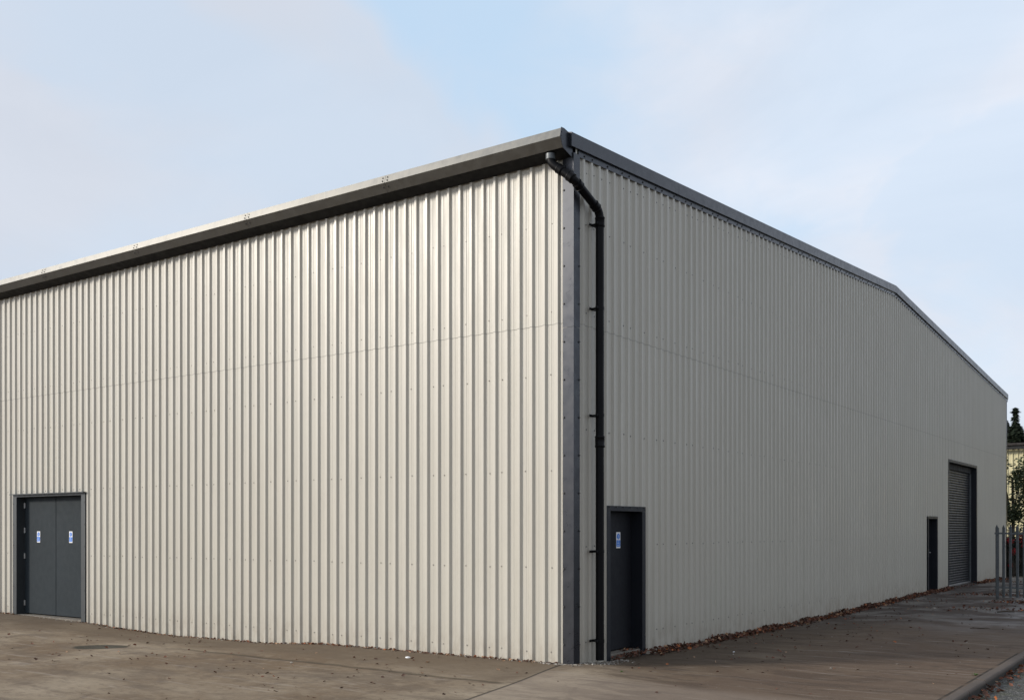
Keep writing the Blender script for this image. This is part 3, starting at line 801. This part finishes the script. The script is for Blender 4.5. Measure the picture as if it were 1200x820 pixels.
# red leaved shrub and hedge behind the fence
H=empty('hedge',(1.4,31.5,-.1)); tag(H,'dense dark clipped hedge behind the palisade fence','hedge')
m=MB(); leafcloud(m,[((x*.22-2.2,rr.uniform(-.25,.35),z),.36) for x in range(34) for z in (.35,.8,1.25,1.55)],14000,.10,rr); m.box(-2.3,5.4,-.12,.35,0,1.45); m.build('foliage',M['hedge'],H)
SH=empty('red_shrub',(.22,30.72,-.1)); tag(SH,'red leaved shrub in front of the dark hedge seen through the fence','shrub')
m=MB()
for i in range(7): m.tube([(0,0,0),(rr.uniform(-.3,.3),rr.uniform(-.15,.15),.6),(rr.uniform(-.5,.5),rr.uniform(-.2,.2),1.5)],[.015,.01,.004],5)
m.build('stem',M['bark'],SH)
m=MB(); leafcloud(m,[((-.12,0,1.35),.16),((.3,.0,1.45),.2),((0,0,.95),.17),((-.1,0,.45),.10),((.4,0,1.2),.18)],420,.085,rr); m.build('foliage',M['redleaf'],SH)
# conifers and woodland edge on the rise behind the shed
def fir(loc,h,r,label,seed,mat='fir',n=7500,gap=False):
    q=random.Random(seed); T=empty('conifer_tree',loc); tag(T,label,'tree','trees behind the cream shed')
    m=MB(); m.tube([(0,0,-1),(.05,0,h*.6),(0,0,h*.99)],[r*.09,r*.05,.03],8); m.build('trunk',M['bark'],T,smooth=True)
    m=MB()
    for i in range(n):
        t=q.random()**.75; z=h*(.12+.88*t)
        if gap and .87<t<.94 and q.random()<.72: continue
        rad=r*(1-t)**.85*(.75+.35*sin(t*34+q.random()))+.12
        a=q.uniform(0,2*pi); rad=rad if not(gap and t>.93) else q.uniform(.05,.36)*(.8+.5*sin(t*170)); d=rad*sqrt(q.uniform(.15,1)); s=q.uniform(.35,.7)*(1 if t<.85 else .55)
        p=Vector((d*cos(a),d*sin(a),z-d*.25)); o=Vector((cos(a),sin(a),-.35)); tt=Vector((-sin(a),cos(a),q.uniform(-.3,.3)))
        m.add([p-o*s*.5,p+tt*s*.28,p+o*s*.6,p-tt*s*.28],[(0,1,2,3)])
    m.build('crown',M[mat],T); return T
fx=lambda x,y:(x,y,1.0)
fir((-8.2,85,1.0),11.1,1.9,'tallest dark conifer with a thin tufted tip above the shed roof',1,gap=True)
fir((-9.35,87,1.0),10.3,3.0,'dark conifer beside the corner of the warehouse, shorter than the tufted one',2)
fir((-7.1,86,1.0),9.9,3.2,'dark conifer right of the tufted one at the picture edge',3)
for i in range(16):
    q=random.Random(50+i); x=-2+i*4.2+q.uniform(-1,1)
    T=tree('tree',(x,q.uniform(84,96),.8),9,[((q.uniform(-2,2),q.uniform(-2,2),q.uniform(3.5,8.5)),q.uniform(1,2)) for _ in range(14)],2600,.5,M[('fir','rustleaf','olive')[i%3]],'tree %s of the woodland edge to the right of the shed'%('with dark foliage','with rust brown foliage','with olive foliage')[i%3],'tree',6,.25,'trees behind the cream shed',seed=80+i) if i<6 else None
# wooded rise
m=MB(); N=60
for i in range(N+1):
    for j in range(9):
        x=-220+440*i/N; y=75+j*22; t=j/8
        m.v.append((x,y,-.3+(t*t*(3-2*t))*(7.5+2.2*sin(x*.02+1)+1.2*sin(x*.06))))
for i in range(N):
    for j in range(8): m.f.append((i*9+j,(i+1)*9+j,(i+1)*9+j+1,i*9+j+1)); m.m.append(0)
M['hill']=leafmat('hill_green',(.04,.045,.022))
tag(m.build('hill',M['hill'],smooth=True),kind='structure')

# ------------------------------------------------------------------ camera
cam=bpy.data.cameras.new('camera'); co=bpy.data.objects.new('camera',cam); col.objects.link(co)
co.location=(6.817,-11.011,1.72); co.rotation_euler=(R(90),0,.6171)
cam.sensor_width=36; cam.lens=1185/1200*36; cam.shift_y=(619-410)/1200; cam.clip_end=3000; cam.clip_start=.05
scn.camera=co

# ------------------------------------------------------------------ light and sky
AZ,EL=R(46),R(22)
S=Vector((-sin(AZ)*cos(EL),-cos(AZ)*cos(EL),sin(EL)))
sun=bpy.data.lights.new('sun','SUN'); sun.energy=2.95; sun.angle=R(9); sun.color=(1,.92,.81)
so=bpy.data.objects.new('sun',sun); col.objects.link(so); so.rotation_euler=(-S).to_track_quat('-Z','Y').to_euler(); so.location=(0,-30,40)
w=bpy.data.worlds.new('World'); scn.world=w; w.use_nodes=True
nt=w.node_tree; nd=nt.nodes; nd.clear(); lk=nt.links.new
out=nd.new('ShaderNodeOutputWorld'); sky=nd.new('ShaderNodeTexSky'); sky.sky_type='NISHITA'; sky.sun_disc=False
sky.sun_elevation=EL; sky.sun_rotation=math.atan2(S.x,S.y); sky.air_density=1.0; sky.dust_density=1.5; sky.ozone_density=1.2
bg=nd.new('ShaderNodeBackground'); bg.inputs[1].default_value=.15; lk(sky.outputs[0],bg.inputs[0])
tc=nd.new('ShaderNodeTexCoord'); V=tc.outputs['Generated']
nrm=nd.new('ShaderNodeVectorMath'); nrm.operation='NORMALIZE'; lk(V,nrm.inputs[0]); V=nrm.outputs[0]
def wm(op,a,b=0.,clamp=False):
    x=nd.new('ShaderNodeMath'); x.operation=op; x.use_clamp=clamp
    for i,v in ((0,a),(1,b)):
        if isinstance(v,(int,float)): x.inputs[i].default_value=v
        else: lk(v,x.inputs[i])
    return x.outputs[0]
def wnoise(scale,detail,loc,sc=(1,1,1.6),rough=.5,dist=.3):
    mp=nd.new('ShaderNodeMapping'); lk(V,mp.inputs[0]); mp.inputs['Scale'].default_value=sc; mp.inputs['Location'].default_value=loc
    x=nd.new('ShaderNodeTexNoise'); lk(mp.outputs[0],x.inputs['Vector']); x.inputs['Scale'].default_value=scale; x.inputs['Detail'].default_value=detail
    x.inputs['Roughness'].default_value=rough; x.inputs['Distortion'].default_value=dist; return x.outputs['Fac']
def wr(f,a,b,c,d):
    x=nd.new('ShaderNodeMapRange'); x.interpolation_type='SMOOTHSTEP'; lk(f,x.inputs['Value'])
    for k,v in zip(('From Min','From Max','To Min','To Max'),(a,b,c,d)): x.inputs[k].default_value=v
    return x.outputs['Result']
def direction(u,v):     # a bearing in the sky given as picture position, converted once to a world direction
    r=(u-600)/1185; z=-(v-619)/1185; ca,sa=cos(.6171),sin(.6171)
    return Vector((r*ca-sa,r*sa+ca,z)).normalized()
def blob(u,v,inner,outer):
    d=nd.new('ShaderNodeVectorMath'); d.operation='DOT_PRODUCT'; lk(V,d.inputs[0]); d.inputs[1].default_value=direction(u,v)
    nz=wm('MULTIPLY',wm('SUBTRACT',wnoise(4.5,5,(u*.01,v*.01,0)),.5),.05)
    return wr(wm('ADD',d.outputs['Value'],nz),cos(outer),cos(inner),0,1)
big_n=wm('SUBTRACT',wnoise(4.0,5,(2.2,7.1,.3),(1,1,1.2),.5,.2),.5); big_n2=wm('SUBTRACT',wnoise(6.5,6,(8.2,1.1,4.3),(1,1,1.5),.55,.3),.5)
def edge(p,q,w0,w1):      # rises from 0 to 1 across the great circle through two bearings
    n=direction(*p).cross(direction(*q)).normalized()
    if n.dot(direction(1100,300))<0: n=-n
    x=nd.new('ShaderNodeVectorMath'); x.operation='DOT_PRODUCT'; lk(V,x.inputs[0]); x.inputs[1].default_value=n
    return wr(wm('ADD',x.outputs['Value'],wm('MULTIPLY',big_n,.22)),w0,w1,0,1), x.outputs['Value']
e1,ev=edge((330,-20),(525,190),-.012,.045)
fall0=wr(wm('ADD',ev,wm('MULTIPLY',big_n2,.35)),.05,.26,1,.12)
blue=wm('MULTIPLY',wm('MULTIPLY',e1,fall0),.85)
for u,v,a,b,k in ((1085,290,.0,.11,.38),(780,20,.0,.16,.35),(640,250,.0,.2,.35),(90,-60,.0,.12,.3),(1000,-40,.0,.2,.4)):
    blue=wm('MAXIMUM',blue,wm('MULTIPLY',blob(u,v,a,b),k))
gap=wr(wnoise(2.3,5,(3.1,.4,1.2)),.50,.68,0,.3)
blue=wm('MAXIMUM',blue,gap)
cn=wnoise(3.0,7,(1.3,5.2,.7),rough=.55,dist=.6)
cr=nd.new('ShaderNodeValToRGB'); lk(cn,cr.inputs[0]); e=cr.color_ramp.elements
e[0].position=.32; e[0].color=(.65,.70,.80,1); e[1].position=.66; e[1].color=(.87,.90,.98,1)
# thicker greyish cloud toward the left
d=nd.new('ShaderNodeVectorMath'); d.operation='DOT_PRODUCT'; lk(V,d.inputs[0]); d.inputs[1].default_value=direction(250,260)
lf=wr(wm('ADD',d.outputs['Value'],wm('MULTIPLY',wm('SUBTRACT',cn,.5),.25)),cos(.40),cos(.05),0,.65)
mx=nd.new('ShaderNodeMix'); mx.data_type='RGBA'; lk(lf,mx.inputs[0]); lk(cr.outputs[0],mx.inputs[6]); mx.inputs[7].default_value=(.63,.68,.77,1)
mb=nd.new('ShaderNodeMix'); mb.data_type='RGBA'; lk(blue,mb.inputs[0]); lk(mx.outputs[2],mb.inputs[6]); mb.inputs[7].default_value=(.62,.83,1.05,1)
dx=nd.new('ShaderNodeVectorMath'); dx.operation='DOT_PRODUCT'; lk(V,dx.inputs[0]); dx.inputs[1].default_value=(.75,-.22,.62)
dz=nd.new('ShaderNodeVectorMath'); dz.operation='DOT_PRODUCT'; lk(V,dz.inputs[0]); dz.inputs[1].default_value=(0,0,1)
thick=wm('MULTIPLY',wr(dx.outputs['Value'],.15,.75,1,.82),wr(dz.outputs['Value'],.55,.9,1,.85))  # unseen sky overhead and to the right dimmed to lower the light on the walls
mt=nd.new('ShaderNodeMix'); mt.data_type='RGBA'; mt.blend_type='MULTIPLY'; mt.inputs[0].default_value=1; lk(mb.outputs[2],mt.inputs[6]); lk(thick,mt.inputs[7])
# thin cloud glowing round the sun
dsn=nd.new('ShaderNodeVectorMath'); dsn.operation='DOT_PRODUCT'; lk(V,dsn.inputs[0]); dsn.inputs[1].default_value=S
glow=wr(dsn.outputs['Value'],.55,1.0,1,1.8)
mg=nd.new('ShaderNodeMix'); mg.data_type='RGBA'; mg.blend_type='MULTIPLY'; mg.inputs[0].default_value=1; lk(mt.outputs[2],mg.inputs[6]); lk(glow,mg.inputs[7])
bg2=nd.new('ShaderNodeBackground'); lk(mg.outputs[2],bg2.inputs[0]); bg2.inputs[1].default_value=1.0
ms=nd.new('ShaderNodeMixShader'); lk(wm('SUBTRACT',.94,wm('MULTIPLY',blue,.16)),ms.inputs[0]); lk(bg.outputs[0],ms.inputs[1]); lk(bg2.outputs[0],ms.inputs[2]); lk(ms.outputs[0],out.inputs[0])

scn.view_settings.view_transform='Standard'; scn.view_settings.look='None'; scn.view_settings.exposure=0; scn.view_settings.gamma=1
scn.view_settings.use_curve_mapping=False
